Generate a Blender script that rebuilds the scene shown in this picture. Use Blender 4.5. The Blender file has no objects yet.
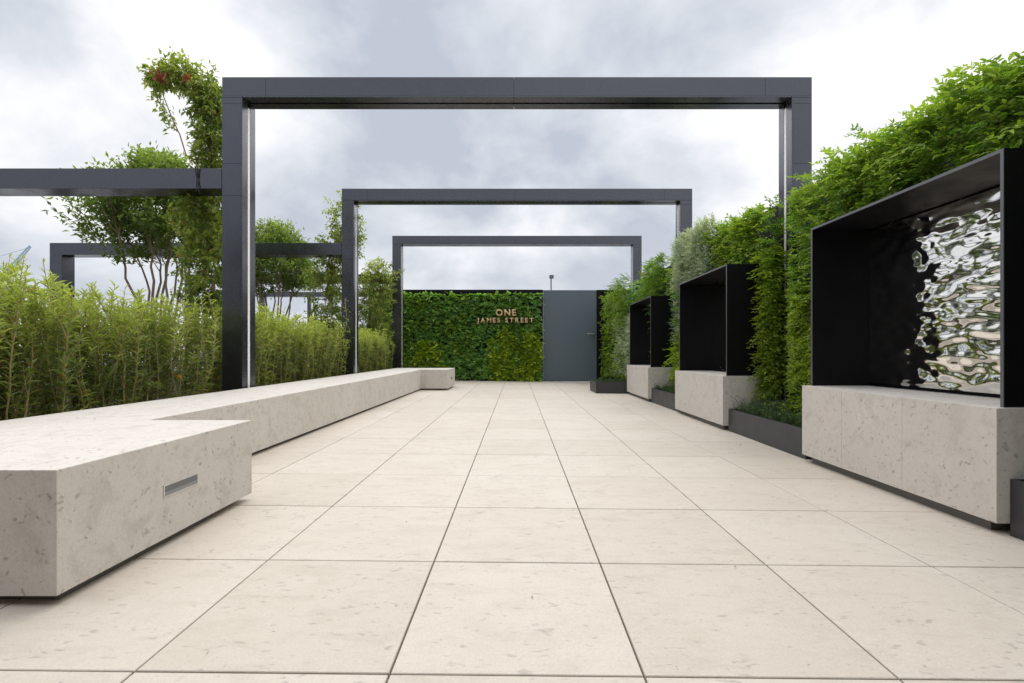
import bpy, bmesh, math, random
import numpy as np
from mathutils import Vector, noise as mnoise

random.seed(7)
rng = np.random.default_rng(7)
S = bpy.context.scene
COL = S.collection
PI = math.pi

# ------------------------------------------------------------------ helpers
def link(o, parent=None):
    COL.objects.link(o)
    if parent: o.parent = parent
    return o

def tag(o, label=None, cat=None, group=None, kind=None):
    if label: o['label'] = label
    if cat: o['category'] = cat
    if group: o['group'] = group
    if kind: o['kind'] = kind
    return o

def empty(name, loc=(0, 0, 0), **kw):
    o = bpy.data.objects.new(name, None)
    o.location = loc
    o.empty_display_size = 0.1
    COL.objects.link(o)
    return tag(o, **kw)

def bm_obj(name, bm, mat, parent=None, smooth=False):
    me = bpy.data.meshes.new(name)
    bmesh.ops.recalc_face_normals(bm, faces=bm.faces)
    bm.to_mesh(me); bm.free()
    if mat: me.materials.append(mat)
    if smooth:
        for p in me.polygons: p.use_smooth = True
    return link(bpy.data.objects.new(name, me), parent)

def add_box(bm, x0, x1, y0, y1, z0, z1, bev=0.0):
    b2 = bmesh.new()
    vs = [b2.verts.new((x, y, z)) for x in (x0, x1) for y in (y0, y1) for z in (z0, z1)]
    for f in ((0, 1, 3, 2), (4, 6, 7, 5), (0, 4, 5, 1), (2, 3, 7, 6), (0, 2, 6, 4), (1, 5, 7, 3)):
        b2.faces.new([vs[i] for i in f])
    bmesh.ops.recalc_face_normals(b2, faces=b2.faces)
    if bev > 0:
        bmesh.ops.bevel(b2, geom=list(b2.edges), offset=bev, segments=2, affect='EDGES', profile=0.6)
    m = bpy.data.meshes.new('tmp'); b2.to_mesh(m); b2.free()
    bm.from_mesh(m); bpy.data.meshes.remove(m)

def box(name, x0, x1, y0, y1, z0, z1, mat, parent=None, bev=0.0):
    bm = bmesh.new(); add_box(bm, x0, x1, y0, y1, z0, z1, bev)
    return bm_obj(name, bm, mat, parent)

class Mesh:
    """numpy vertex / face collector with two float attributes"""
    def __init__(s): s.v = []; s.f = []; s.r = []; s.y = []; s.n = 0
    def add(s, v, faces, r=0.5, y=0.0):
        v = np.asarray(v, dtype=float); k = len(v)
        s.v.append(v)
        for sizes in faces: s.f.append(np.asarray(sizes) + s.n)
        s.r.append(np.full(k, r) if np.isscalar(r) else np.asarray(r))
        s.y.append(np.full(k, y) if np.isscalar(y) else np.asarray(y))
        s.n += k
    def build(s, name, mat, parent=None, smooth=False):
        me = bpy.data.meshes.new(name)
        V = np.concatenate(s.v)
        me.vertices.add(len(V)); me.vertices.foreach_set('co', V.ravel())
        loops = np.concatenate([f.ravel() for f in s.f])
        tot = np.concatenate([np.full(f.shape[0], f.shape[1]) for f in s.f])
        st = np.concatenate([[0], np.cumsum(tot)[:-1]])
        me.loops.add(len(loops)); me.loops.foreach_set('vertex_index', loops.astype(np.int32))
        me.polygons.add(len(tot))
        me.polygons.foreach_set('loop_start', st.astype(np.int32))
        me.polygons.foreach_set('loop_total', tot.astype(np.int32))
        me.polygons.foreach_set('use_smooth', np.full(len(tot), bool(smooth)))
        for an, arr in (('rnd', s.r), ('young', s.y)):
            a = me.attributes.new(an, 'FLOAT', 'POINT')
            a.data.foreach_set('value', np.concatenate(arr).astype(np.float32))
        me.update(calc_edges=True)
        me.materials.append(mat)
        return link(bpy.data.objects.new(name, me), parent)

# leaf templates (t along, s across, h up)
LEAF_HI = (np.array([(0,0,0),(.32,-.5,.10),(.32,0,0),(.32,.5,.10),(.72,-.36,.02),(.72,0,-.06),(.72,.36,.02),(1,0,-.16)]),
           [np.array([(0,1,2),(0,2,3),(4,7,5),(5,7,6)]), np.array([(1,4,5,2),(2,5,6,3)])])
LEAF_LO = (np.array([(0,0,0),(.42,-.5,.10),(.42,.5,.10),(1,0,-.08)]), [np.array([(0,1,3),(0,3,2)])])

def norm(a): return a / np.maximum(np.linalg.norm(a, axis=-1, keepdims=True), 1e-9)

def leaves(M, P, D, L, W, hi=True, up=None, young=0.0, roll=0.7, r=None):
    """P points, D directions, L lengths, W widths"""
    n = len(P)
    if n and np.any(P[:, 0] > 2.0) and P[:, 1].mean() < 9.2:
        k_in = np.zeros(n, bool)
        for y0 in (2.03, 4.73, 7.43):
            k_in |= (P[:, 1] > 3.4) & (P[:, 1] < 4.50) & (P[:, 0] < P[:, 1] * .574 + rng.normal(-.01, .012, n)) & (P[:, 2] > .3)
            k_in |= (P[:, 0] > 2.03) & (P[:, 0] < 2.62) & (P[:, 1] > y0 - .025) & (P[:, 1] < y0 + 1.45) & (P[:, 2] > .0) & (P[:, 2] < 1.655)
        if k_in.any():
            q = ~k_in
            P = P[q]; D = D[q]
            L = L[q] if np.ndim(L) else L; W = W[q] if np.ndim(W) else W
            up = up[q] if up is not None else None
            young = young[q] if np.ndim(young) else young
            r = r[q] if r is not None and np.ndim(r) else r
            n = len(P)
    if n == 0: return
    D = norm(D)
    if up is None: up = np.tile(np.array([0, 0, 1.0]), (n, 1))
    up = up + rng.normal(0, roll * .6, (n, 3))
    side = norm(np.cross(D, up))
    nrm = np.cross(side, D)
    T, F = LEAF_HI if hi else LEAF_LO
    k = len(T)
    L = np.broadcast_to(L, (n,)); W = np.broadcast_to(W, (n,))
    V = (P[:, None, :] + D[:, None, :] * (T[None, :, 0:1] * L[:, None, None])
         + side[:, None, :] * (T[None, :, 1:2] * W[:, None, None])
         + nrm[:, None, :] * (T[None, :, 2:3] * L[:, None, None]))
    base = (np.arange(n) * k)[:, None, None]
    faces = [(base + f[None]).reshape(-1, f.shape[1]) for f in F]
    rr = rng.random(n) if r is None else np.broadcast_to(r, (n,))
    yy = np.broadcast_to(young, (n,))
    M.add(V.reshape(-1, 3), faces, np.repeat(rr, k), np.repeat(yy, k))

def tube(M, pts, r0, r1, sides=5):
    pts = np.asarray(pts, float); n = len(pts)
    d = norm(np.gradient(pts, axis=0))
    ref = np.array([0.3, 0.9, 0.1]) if abs(d[0][2]) > .5 else np.array([0, 0, 1.0])
    a = norm(np.cross(d, ref)); b = np.cross(d, a)
    ang = np.linspace(0, 2 * PI, sides, endpoint=False)
    rad = np.linspace(r0, r1, n)[:, None, None]
    V = pts[:, None, :] + rad * (a[:, None, :] * np.cos(ang)[None, :, None] + b[:, None, :] * np.sin(ang)[None, :, None])
    F = []
    for i in range(n - 1):
        for j in range(sides):
            F.append((i*sides+j, i*sides+(j+1) % sides, (i+1)*sides+(j+1) % sides, (i+1)*sides+j))
    M.add(V.reshape(-1, 3), [np.array(F)], rng.random(), 0)

def curve(p0, p1, bend=0.1, n=7, jit=0.0):
    p0 = np.asarray(p0, float); p1 = np.asarray(p1, float)
    t = np.linspace(0, 1, n)[:, None]
    L = np.linalg.norm(p1 - p0)
    off = rng.normal(0, 1, 3) * bend * L
    P = p0 * (1 - t) + p1 * t + off * (t * (1 - t) * 4) * .5
    P[1:-1] += rng.normal(0, jit * L, (n - 2, 3))
    return P

def fnoise(p, s): return mnoise.noise(Vector(p) * s)

# ------------------------------------------------------------------ materials
def new_mat(name):
    m = bpy.data.materials.new(name); m.use_nodes = True
    nt = m.node_tree; nt.nodes.clear()
    out = nt.nodes.new('ShaderNodeOutputMaterial')
    return m, nt, out

def N(nt, t, **kw):
    n = nt.nodes.new(t)
    for k, v in kw.items():
        if k.startswith('i_'): n.inputs[k[2:].replace('_', ' ')].default_value = v
        else: setattr(n, k, v)
    return n

def ramp(nt, src, stops, interp='LINEAR'):
    r = nt.nodes.new('ShaderNodeValToRGB'); r.color_ramp.interpolation = interp
    el = r.color_ramp.elements
    while len(el) < len(stops): el.new(0.5)
    for e, (p, c) in zip(el, stops):
        e.position = p
        e.color = (c, c, c, 1) if np.isscalar(c) else (*c, 1)
    nt.links.new(src, r.inputs[0]); return r

def mix(nt, fac, a, b, mode='MIX'):
    m = nt.nodes.new('ShaderNodeMix'); m.data_type = 'RGBA'; m.blend_type = mode
    for s, v in ((0, fac), (6, a), (7, b)):
        if hasattr(v, 'is_output'): nt.links.new(v, m.inputs[s])
        elif s == 0: m.inputs[0].default_value = v
        else: m.inputs[s].default_value = (*v, 1)
    return m.outputs[2]

def coords(nt, scale=(1, 1, 1)):
    tc = nt.nodes.new('ShaderNodeTexCoord'); mp = nt.nodes.new('ShaderNodeMapping')
    mp.inputs['Scale'].default_value = scale
    nt.links.new(tc.outputs['Object'], mp.inputs[0]); return mp.outputs[0]

def noise(nt, vec, scale, detail=4, rough=.55, dist=0.0):
    n = nt.nodes.new('ShaderNodeTexNoise')
    n.inputs['Scale'].default_value = scale; n.inputs['Detail'].default_value = detail
    n.inputs['Roughness'].default_value = rough; n.inputs['Distortion'].default_value = dist
    nt.links.new(vec, n.inputs['Vector']); return n.outputs[0]

def stone_mat(name, base, light, dark, spot, streak=(1, 1, 1), rough=.62, spot_amt=.75, use_rnd=False, sc=1.0, sel=.47, cloud=.75):
    m, nt, out = new_mat(name); L = nt.links
    v = coords(nt)
    vs = coords(nt, streak)
    big = noise(nt, v, 2.3, 5, .6)
    c = mix(nt, ramp(nt, big, [(.35, 0), (.68, 1)]).outputs[0], base, light)
    # cloudy fossil blotches
    b2 = noise(nt, vs, 9, 6, .62, .6)
    c = mix(nt, ramp(nt, b2, [(.50, 0), (.64, cloud)]).outputs[0], c, dark)
    # elongated shell fragments
    vo = nt.nodes.new('ShaderNodeTexVoronoi'); vo.inputs['Scale'].default_value = 21 * sc
    vo.inputs['Randomness'].default_value = 1
    wn = nt.nodes.new('ShaderNodeTexNoise'); wn.inputs['Scale'].default_value = 14; wn.inputs['Detail'].default_value = 3
    L.new(vs, wn.inputs['Vector'])
    wv = nt.nodes.new('ShaderNodeVectorMath'); wv.operation = 'MULTIPLY_ADD'
    L.new(wn.outputs['Color'], wv.inputs[0]); wv.inputs[1].default_value = (.13, .13, .13); L.new(vs, wv.inputs[2])
    L.new(wv.outputs[0], vo.inputs['Vector'])
    sp = ramp(nt, vo.outputs['Distance'], [(.10, 1), (.26, 0)]).outputs[0]
    sel = ramp(nt, noise(nt, v, 5.5, 2), [(sel, 0), (sel + .11, 1)]).outputs[0]
    mm = nt.nodes.new('ShaderNodeMath'); mm.operation = 'MULTIPLY'; L.new(sp, mm.inputs[0]); L.new(sel, mm.inputs[1])
    m2 = nt.nodes.new('ShaderNodeMath'); m2.operation = 'MULTIPLY'; L.new(mm.outputs[0], m2.inputs[0]); m2.inputs[1].default_value = spot_amt
    c = mix(nt, m2.outputs[0], c, spot)
    # sparse small dark pits
    v2 = nt.nodes.new('ShaderNodeTexVoronoi'); v2.inputs['Scale'].default_value = 48; L.new(wv.outputs[0], v2.inputs['Vector'])
    p = ramp(nt, v2.outputs['Distance'], [(.07, 1), (.16, 0)]).outputs[0]
    ps = ramp(nt, noise(nt, v, 8, 2), [(.50, 0), (.60, .8)]).outputs[0]
    m3 = nt.nodes.new('ShaderNodeMath'); m3.operation = 'MULTIPLY'; L.new(p, m3.inputs[0]); L.new(ps, m3.inputs[1])
    c = mix(nt, m3.outputs[0], c, tuple(x * .55 for x in spot))
    mz = noise(nt, vs, 42, 5, .7)
    c = mix(nt, ramp(nt, mz, [(.54, 0), (.68, cloud * .7)]).outputs[0], c, dark)
    c = mix(nt, ramp(nt, mz, [(.34, .5), (.46, 0)]).outputs[0], c, light)
    # fine grain
    g = noise(nt, v, 160, 3, .7)
    c = mix(nt, 1.0, c, ramp(nt, g, [(.3, .90), (.7, 1.05)]).outputs[0], 'MULTIPLY')
    if use_rnd:
        at = nt.nodes.new('ShaderNodeAttribute'); at.attribute_name = 'rnd'
        c = mix(nt, 1.0, c, ramp(nt, at.outputs['Fac'], [(0, (.92, .915, .90)), (.5, (.99, .988, .985)), (1, (1, 1, 1))]).outputs[0], 'MULTIPLY')
    bs = N(nt, 'ShaderNodeBsdfPrincipled'); bs.inputs['Roughness'].default_value = rough
    L.new(c, bs.inputs['Base Color'])
    rr = ramp(nt, b2, [(.3, rough - .08), (.7, rough + .1)]).outputs[0]; L.new(rr, bs.inputs['Roughness'])
    bp = N(nt, 'ShaderNodeBump'); bp.inputs['Strength'].default_value = .12; bp.inputs['Distance'].default_value = .003
    L.new(noise(nt, v, 90, 4, .6), bp.inputs['Height']); L.new(bp.outputs[0], bs.inputs['Normal'])
    L.new(bs.outputs[0], out.inputs[0]); return m

def plain(name, col, rough=.5, metal=0.0, var=.12, vscale=6, bump=.0, spec=.5, coat=0):
    m, nt, out = new_mat(name); L = nt.links
    v = coords(nt)
    n = noise(nt, v, vscale, 5, .6)
    c = mix(nt, n, tuple(x * (1 - var) for x in col), tuple(x * (1 + var) for x in col))
    bs = N(nt, 'ShaderNodeBsdfPrincipled'); bs.inputs['Metallic'].default_value = metal
    bs.inputs['Specular IOR Level'].default_value = spec
    bs.inputs['Coat Weight'].default_value = coat
    L.new(c, bs.inputs['Base Color'])
    L.new(ramp(nt, noise(nt, v, vscale * 2.3, 4), [(.3, max(rough - .06, .02)), (.7, rough + .06)]).outputs[0], bs.inputs['Roughness'])
    if bump:
        bp = N(nt, 'ShaderNodeBump'); bp.inputs['Strength'].default_value = bump; bp.inputs['Distance'].default_value = .01
        L.new(noise(nt, v, vscale * 6, 5), bp.inputs['Height']); L.new(bp.outputs[0], bs.inputs['Normal'])
    L.new(bs.outputs[0], out.inputs[0]); return m

def leaf_mat(name, dark, light, young, rough=.42, trans=.34, old=None):
    m, nt, out = new_mat(name); L = nt.links
    at = nt.nodes.new('ShaderNodeAttribute'); at.attribute_name = 'rnd'
    ay = nt.nodes.new('ShaderNodeAttribute'); ay.attribute_name = 'young'
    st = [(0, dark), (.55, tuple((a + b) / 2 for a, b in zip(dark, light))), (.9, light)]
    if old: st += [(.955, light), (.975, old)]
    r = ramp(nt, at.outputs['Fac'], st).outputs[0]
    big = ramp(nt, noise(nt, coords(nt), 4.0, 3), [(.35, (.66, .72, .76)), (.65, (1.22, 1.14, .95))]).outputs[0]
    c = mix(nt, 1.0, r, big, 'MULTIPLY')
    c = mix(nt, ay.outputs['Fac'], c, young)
    bs = N(nt, 'ShaderNodeBsdfPrincipled'); bs.inputs['Roughness'].default_value = rough
    bs.inputs['Specular IOR Level'].default_value = .45
    L.new(c, bs.inputs['Base Color'])
    tr = N(nt, 'ShaderNodeBsdfTranslucent')
    tc = mix(nt, 1.0, c, (1.25, 1.3, .55), 'MULTIPLY'); L.new(tc, tr.inputs[0])
    ms = N(nt, 'ShaderNodeMixShader'); ms.inputs[0].default_value = trans
    L.new(bs.outputs[0], ms.inputs[1]); L.new(tr.outputs[0], ms.inputs[2])
    L.new(ms.outputs[0], out.inputs[0]); return m

M_bench = stone_mat('limestone_cladding', (.63, .58, .525), (.67, .625, .575), (.54, .495, .44), (.29, .265, .235), spot_amt=.75, sc=1.3, sel=.34)
M_pave = stone_mat('limestone_paving', (.57, .505, .425), (.61, .545, .465), (.51, .45, .375), (.33, .285, .24), streak=(.6, 1.35, 1), rough=.55, spot_amt=.62, sc=1.1, sel=.40, cloud=.5, use_rnd=True)
M_frame = plain('graphite_coated_aluminium', (.098, .102, .118), .27, .85, .05, 2.5, spec=.6)
M_core = plain('shadow_gap_metal', (.012, .012, .014), .6)
M_black = plain('black_powder_coat', (.005, .005, .006), .5, 0, .1, 3, spec=.18)
M_edge = plain('grey_metal_edge', (.15, .155, .17), .35, .5, .05)
M_base = plain('recessed_base_metal', (.13, .12, .11), .6, 0, .15)
M_planter = plain('dark_grey_planter_metal', (.055, .055, .058), .45, .2, .08, 3)
M_gate = plain('slate_blue_gate_paint', (.115, .15, .18), .45, .1, .04, 2)
M_steel = plain('brushed_steel', (.62, .62, .62), .3, 1, .08, 20)
M_brass = plain('brass_letter_metal', (.70, .47, .27), .45, .25, .1, 30)
M_soil = plain('dark_planting_soil', (.035, .027, .02), .95, 0, .5, 30, bump=.6)
M_deck = plain('terrace_screed', (.22, .21, .20), .9, 0, .2, 3)
M_joint = plain('brown_paver_joint', (.16, .125, .095), .95, 0, .3, 20)  # brown bed seen through the open paver joints
M_city = plain('hazy_city_ground', (.30, .31, .32), .95, 0, .3, .02)
M_wallb = plain('dark_rendered_wall', (.045, .045, .04), .7, 0, .2, 2)
M_glassd = plain('dark_tinted_glass', (.02, .025, .025), .06, 0, .05, 1, spec=.6)
M_felt = plain('dark_felt_backing', (.012, .014, .011), .95, 0, .3, 12)
M_led = plain('white_led_diffuser', (.88, .88, .88), .35, 0, .02)
M_crane = plain('crane_paint', (.30, .40, .50), .6, 0, .1)
M_bark = plain('pale_brown_bark', (.36, .26, .19), .85, 0, .35, 18, bump=.4)
M_stem = plain('green_brown_stem', (.34, .26, .13), .7, 0, .3, 10)
M_mirror, nt, out = new_mat('polished_rippled_steel')
b = N(nt, 'ShaderNodeBsdfPrincipled'); b.inputs['Metallic'].default_value = 1; b.inputs['Roughness'].default_value = .06
c = mix(nt, noise(nt, coords(nt), 5, 3), (.80, .78, .75), (.88, .86, .83)); nt.links.new(c, b.inputs['Base Color'])
nt.links.new(b.outputs[0], out.inputs[0])

L_hedge = leaf_mat('willow_leaf', (.18, .23, .09), (.34, .41, .13), (.52, .60, .15), .36, .50, old=(.33, .2, .05))
L_tree = leaf_mat('tree_leaf', (.13, .20, .05), (.27, .38, .10), (.44, .57, .15), .36, .36)
L_vine = leaf_mat('vine_leaf', (.12, .19, .05), (.27, .38, .09), (.46, .52, .14), .32, .40, old=(.35, .10, .05))
L_pinn = leaf_mat('pinnate_leaf', (.07, .18, .025), (.24, .42, .06), (.50, .64, .10), .33, .40, old=(.32, .24, .06))
L_warm = leaf_mat('fern_leaf', (.09, .18, .022), (.24, .36, .04), (.42, .53, .05), .38, .40, old=(.38, .15, .05))
L_silver = leaf_mat('silver_leaf', (.30, .37, .29), (.60, .67, .57), (.62, .70, .54), .5, .22)
L_feather = leaf_mat('feathery_leaf', (.10, .20, .03), (.20, .34, .05), (.28, .42, .06), .5, .4)
L_deep = leaf_mat('deep_green_leaf', (.11, .26, .08), (.26, .50, .14), (.42, .64, .2), .36, .44)
L_lime = leaf_mat('lime_leaf', (.13, .24, .02), (.33, .48, .03), (.55, .65, .05), .4, .4)
L_low = leaf_mat('low_ground_leaf', (.035, .07, .03), (.07, .12, .05), (.12, .2, .07), .45, .25)
L_red = leaf_mat('red_flower', (.38, .09, .06), (.5, .18, .12), (.5, .2, .1), .5, .3)
L_gold = leaf_mat('golden_flower', (.6, .25, .02), (.7, .35, .03), (.7, .35, .03), .5, .3)

# ------------------------------------------------------------------ camera
CZ = .76
cam = bpy.data.cameras.new('camera'); co = bpy.data.objects.new('camera', cam); COL.objects.link(co)
co.location = (0, 0, CZ); co.rotation_euler = (PI / 2, 0, 0)
cam.sensor_width = 36; cam.lens = 476 / 1024 * 36
cam.shift_x = -5 / 1024; cam.shift_y = 10.5 / 1024
cam.clip_start = .05; cam.clip_end = 20000
S.camera = co

# ------------------------------------------------------------------ world and sun
EL = math.radians(54); 
w = bpy.data.worlds.new('World'); S.world = w; w.use_nodes = True
nt = w.node_tree; nt.nodes.clear(); Lk = nt.links
wo = nt.nodes.new('ShaderNodeOutputWorld'); bg = nt.nodes.new('ShaderNodeBackground')
sky = nt.nodes.new('ShaderNodeTexSky'); sky.sky_type = 'NISHITA'; sky.sun_disc = False
sky.sun_elevation = EL; sky.sun_rotation = 0.0
tc = nt.nodes.new('ShaderNodeTexCoord')
sep = nt.nodes.new('ShaderNodeSeparateXYZ'); Lk.new(tc.outputs['Generated'], sep.inputs[0])
def wm(op, a, b=None, c=None):
    m = nt.nodes.new('ShaderNodeMath'); m.operation = op
    for i, v in enumerate((a, b, c)):
        if v is None: continue
        if hasattr(v, 'is_output'): Lk.new(v, m.inputs[i])
        else: m.inputs[i].default_value = v
    return m.outputs[0]
zz = wm('ADD', wm('MAXIMUM', sep.outputs[2], 0), .55)
cmb = nt.nodes.new('ShaderNodeCombineXYZ')
Lk.new(wm('DIVIDE', sep.outputs[0], zz), cmb.inputs[0]); Lk.new(wm('DIVIDE', sep.outputs[1], zz), cmb.inputs[1])
cmb.inputs[2].default_value = 8.7
n1 = noise(nt, cmb.outputs[0], 2.6, 8, .55, .15)
n2 = noise(nt, cmb.outputs[0], 1.1, 3, .5, .1)
f = wm('ADD', wm('MULTIPLY', n1, .62), wm('MULTIPLY', n2, .38))
f = wm('SUBTRACT', f, wm('MULTIPLY_ADD', sep.outputs[0], .06, .002))
cl = ramp(nt, f, [(.39, (1.0, 1.0, 1.0)), (.45, (.86, .87, .895)), (.52, (.66, .69, .745)), (.61, (.46, .50, .58))]).outputs[0]
# brighter towards the horizon, as thick cloud is
hz = wm('POWER', wm('SUBTRACT', 1, wm('MAXIMUM', sep.outputs[2], 0)), 5)
cl2 = mix(nt, wm('MULTIPLY', hz, .28), cl, (.80, .81, .83))
SC = nt.nodes.new('ShaderNodeVectorMath'); SC.operation = 'SCALE'; Lk.new(cl2, SC.inputs[0]); SC.inputs['Scale'].default_value = 8.4
ze = wm('MULTIPLY_ADD', ramp(nt, sep.outputs[2], [(.58, 0), (.92, 1)], 'EASE').outputs[0], 9.0, 7.0)
Lk.new(ze, SC.inputs['Scale'])
cov = ramp(nt, noise(nt, cmb.outputs[0], .8, 4), [(.25, .93), (.45, 1)]).outputs[0]
fin = mix(nt, cov, sky.outputs[0], SC.outputs[0])
Lk.new(fin, bg.inputs[0]); bg.inputs[1].default_value = .1
Lk.new(bg.outputs[0], wo.inputs[0])

sl = bpy.data.lights.new('sun', 'SUN'); so = bpy.data.objects.new('sun', sl); COL.objects.link(so)
sl.energy = 1.2; sl.angle = math.radians(80); sl.color = (1, .965, .91)
so.rotation_euler = (-(PI / 2 - EL), 0, 0); so.location = (0, 4, 12)

S.view_settings.view_transform = 'Standard'; S.view_settings.look = 'None'
S.view_settings.exposure = 0.73; S.view_settings.gamma = 1
S.cycles.max_bounces = 8; S.cycles.transparent_max_bounces = 8

# ------------------------------------------------------------------ ground, deck, paving
tag(box('ground', -6000, 6000, -3000, 9000, -21, -20, M_city), kind='structure')
tag(box('terrace_deck', -9.5, 4.2, -4, 16.5, -20, -.09, M_deck), kind='structure')
TILT = -.010
pm = Mesh()
g = .0025
def gz(x): return TILT * x
for i in range(-5, 4):
    for j in range(-6, 19):
        xa, xb = .3 + .6 * i + g, .3 + .6 * (i + 1) - g
        ya, yb = 1.12 + .6 * j + g, min(1.12 + .6 * (j + 1) - g, 12.46)
        c = .0018
        dz = rng.uniform(-.0005, .0005)
        V = []
        for (a, bq, cq, d, e) in ((xa, xb, ya, yb, -.03), (xa, xb, ya, yb, -c), (xa + c, xb - c, ya + c, yb - c, 0)):
            V += [(a, cq, gz(a) + e + dz), (bq, cq, gz(bq) + e + dz), (bq, d, gz(bq) + e + dz), (a, d, gz(a) + e + dz)]
        F = []
        for q in (0, 4):
            for k in range(4): F.append((q + k, q + (k + 1) % 4, q + 4 + (k + 1) % 4, q + 4 + k))
        F.append((8, 9, 10, 11))
        pm.add(V, [np.array(F)], rng.random(), 0)
tag(pm.build('paving', M_pave), kind='structure')
bm = bmesh.new()
vs = [bm.verts.new(p) for p in ((-2.7, -3, .027 - .016), (2.75, -3, -.0275 - .016), (2.75, 12.46, -.0275 - .016), (-2.7, 12.46, .027 - .016))]
bm.faces.new(vs)
tag(bm_obj('paving_bed', bm, M_joint), kind='structure')
tag(box('planting_bed', -8.2, -2.62, .3, 15.6, -.088, .30, M_soil), kind='structure')

# ------------------------------------------------------------------ bench
BZ, BB = .415, .046
FX, BX, RX = -1.87, -1.345, -2.59
bench = empty('bench', (-2.2, 5.8, 0), label='long pale limestone bench with projecting end blocks, running along the left planting', cat='bench')
OFF = Vector((2.2, -5.8, 0))
def rebase(o, root):
    o.location = -root.location
    return o
def seg_y(y0, y1, cuts): return [y0] + [c for c in cuts if y0 < c < y1] + [y1]
bm = bmesh.new(); q = .0007
ys = [1.39, 2.415, 3.6, 4.8, 6.0, 7.2, 8.4, 9.28, 10.3]
for a, bb in zip(ys[:-1], ys[1:]):
    xr = BX if (bb <= 2.42 or a >= 9.27) else FX
    if xr == BX:
        mid = (a + bb) / 2 + .01
        add_box(bm, RX, xr, a + q, bb, BB, BZ, .0025)
    else:
        add_box(bm, RX, xr, a + (q if a > 2.5 else .0003), bb - q, BB, BZ, .0015)
rebase(bm_obj('stone_seat', bm, M_bench, bench), bench)
bm = bmesh.new()
add_box(bm, RX + .05, FX - .04, 1.435, 10.22, -.02, BB + .01)
add_box(bm, FX - .055, BX - .035, 1.435, 2.16, -.02, BB + .008)
add_box(bm, FX - .055, BX - .16, 9.42, 10.2, -.02, BB + .008)
add_box(bm, RX + .03, BX - .02, 1.42, 2.39, BB + .012, BZ - .03)
rebase(bm_obj('recessed_base', bm, M_base, bench), bench)
# inset step lights, one in each end block
for y0 in (1.81, 9.70):
    r = empty('step_light', (0, 0, 0)); r.parent = bench; rebase(r, bench)
    bm = bmesh.new()
    x = BX
    za, zb = .205, .252; ya, yb = y0, y0 + .195
    t = .005
    add_box(bm, x - .02, x + .0025, ya, yb, za, za + t); add_box(bm, x - .02, x + .0025, ya, yb, zb - t, zb)
    add_box(bm, x - .02, x + .0025, ya, ya + t, za + t, zb - t); add_box(bm, x - .02, x + .0025, yb - t, yb, za + t, zb - t)
    bm_obj('light_bezel', bm, M_steel, r)
    bm = bmesh.new()
    add_box(bm, x - .001, x + .0012, ya + t, yb - t, za + t, zb - t)  # flush plate, no hole: its grey puts the slot's shade into the colour
    bm_obj('slot_shade_plate', bm, plain('slot_shade_grey', (.17, .168, .165), .5), r)
    bm = bmesh.new()
    v1 = [bm.verts.new(p) for p in ((x + .0014, ya + t, za + .018), (x + .0014, yb - t, za + .018), (x + .0032, yb - t, za + t + .002), (x + .0032, ya + t, za + t + .002),
                                    (x + .0012, ya + t, za + t + .001), (x + .0012, yb - t, za + t + .001))]
    for fc in ((0, 1, 2, 3), (3, 2, 5, 4), (0, 3, 4), (1, 5, 2)): bm.faces.new([v1[i] for i in fc])
    bm_obj('light_lens', bm, plain('light_lens_grey', (.30, .30, .30), .4, .3), r)

# ------------------------------------------------------------------ portal frames
W2, PW, PD, TOP = 2.85, .195, .23, 3.417
IN = W2 - PW
def clad(bm, x0, x1, y0, y1, z0, z1, axis, cuts, gap=.002):
    """box split into panels along an axis, leaving open seams"""
    a0, a1 = (x0, x1) if axis == 'x' else (z0, z1)
    c = [a0] + sorted(cuts) + [a1]
    for i in range(len(c) - 1):
        s = c[i] + (gap / 2 if i else 0); e = c[i + 1] - (gap / 2 if i < len(c) - 2 else 0)
        if axis == 'x': add_box(bm, s, e, y0, y1, z0, z1, .0015)
        else: add_box(bm, x0, x1, y0, y1, s, e, .0015)

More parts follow.
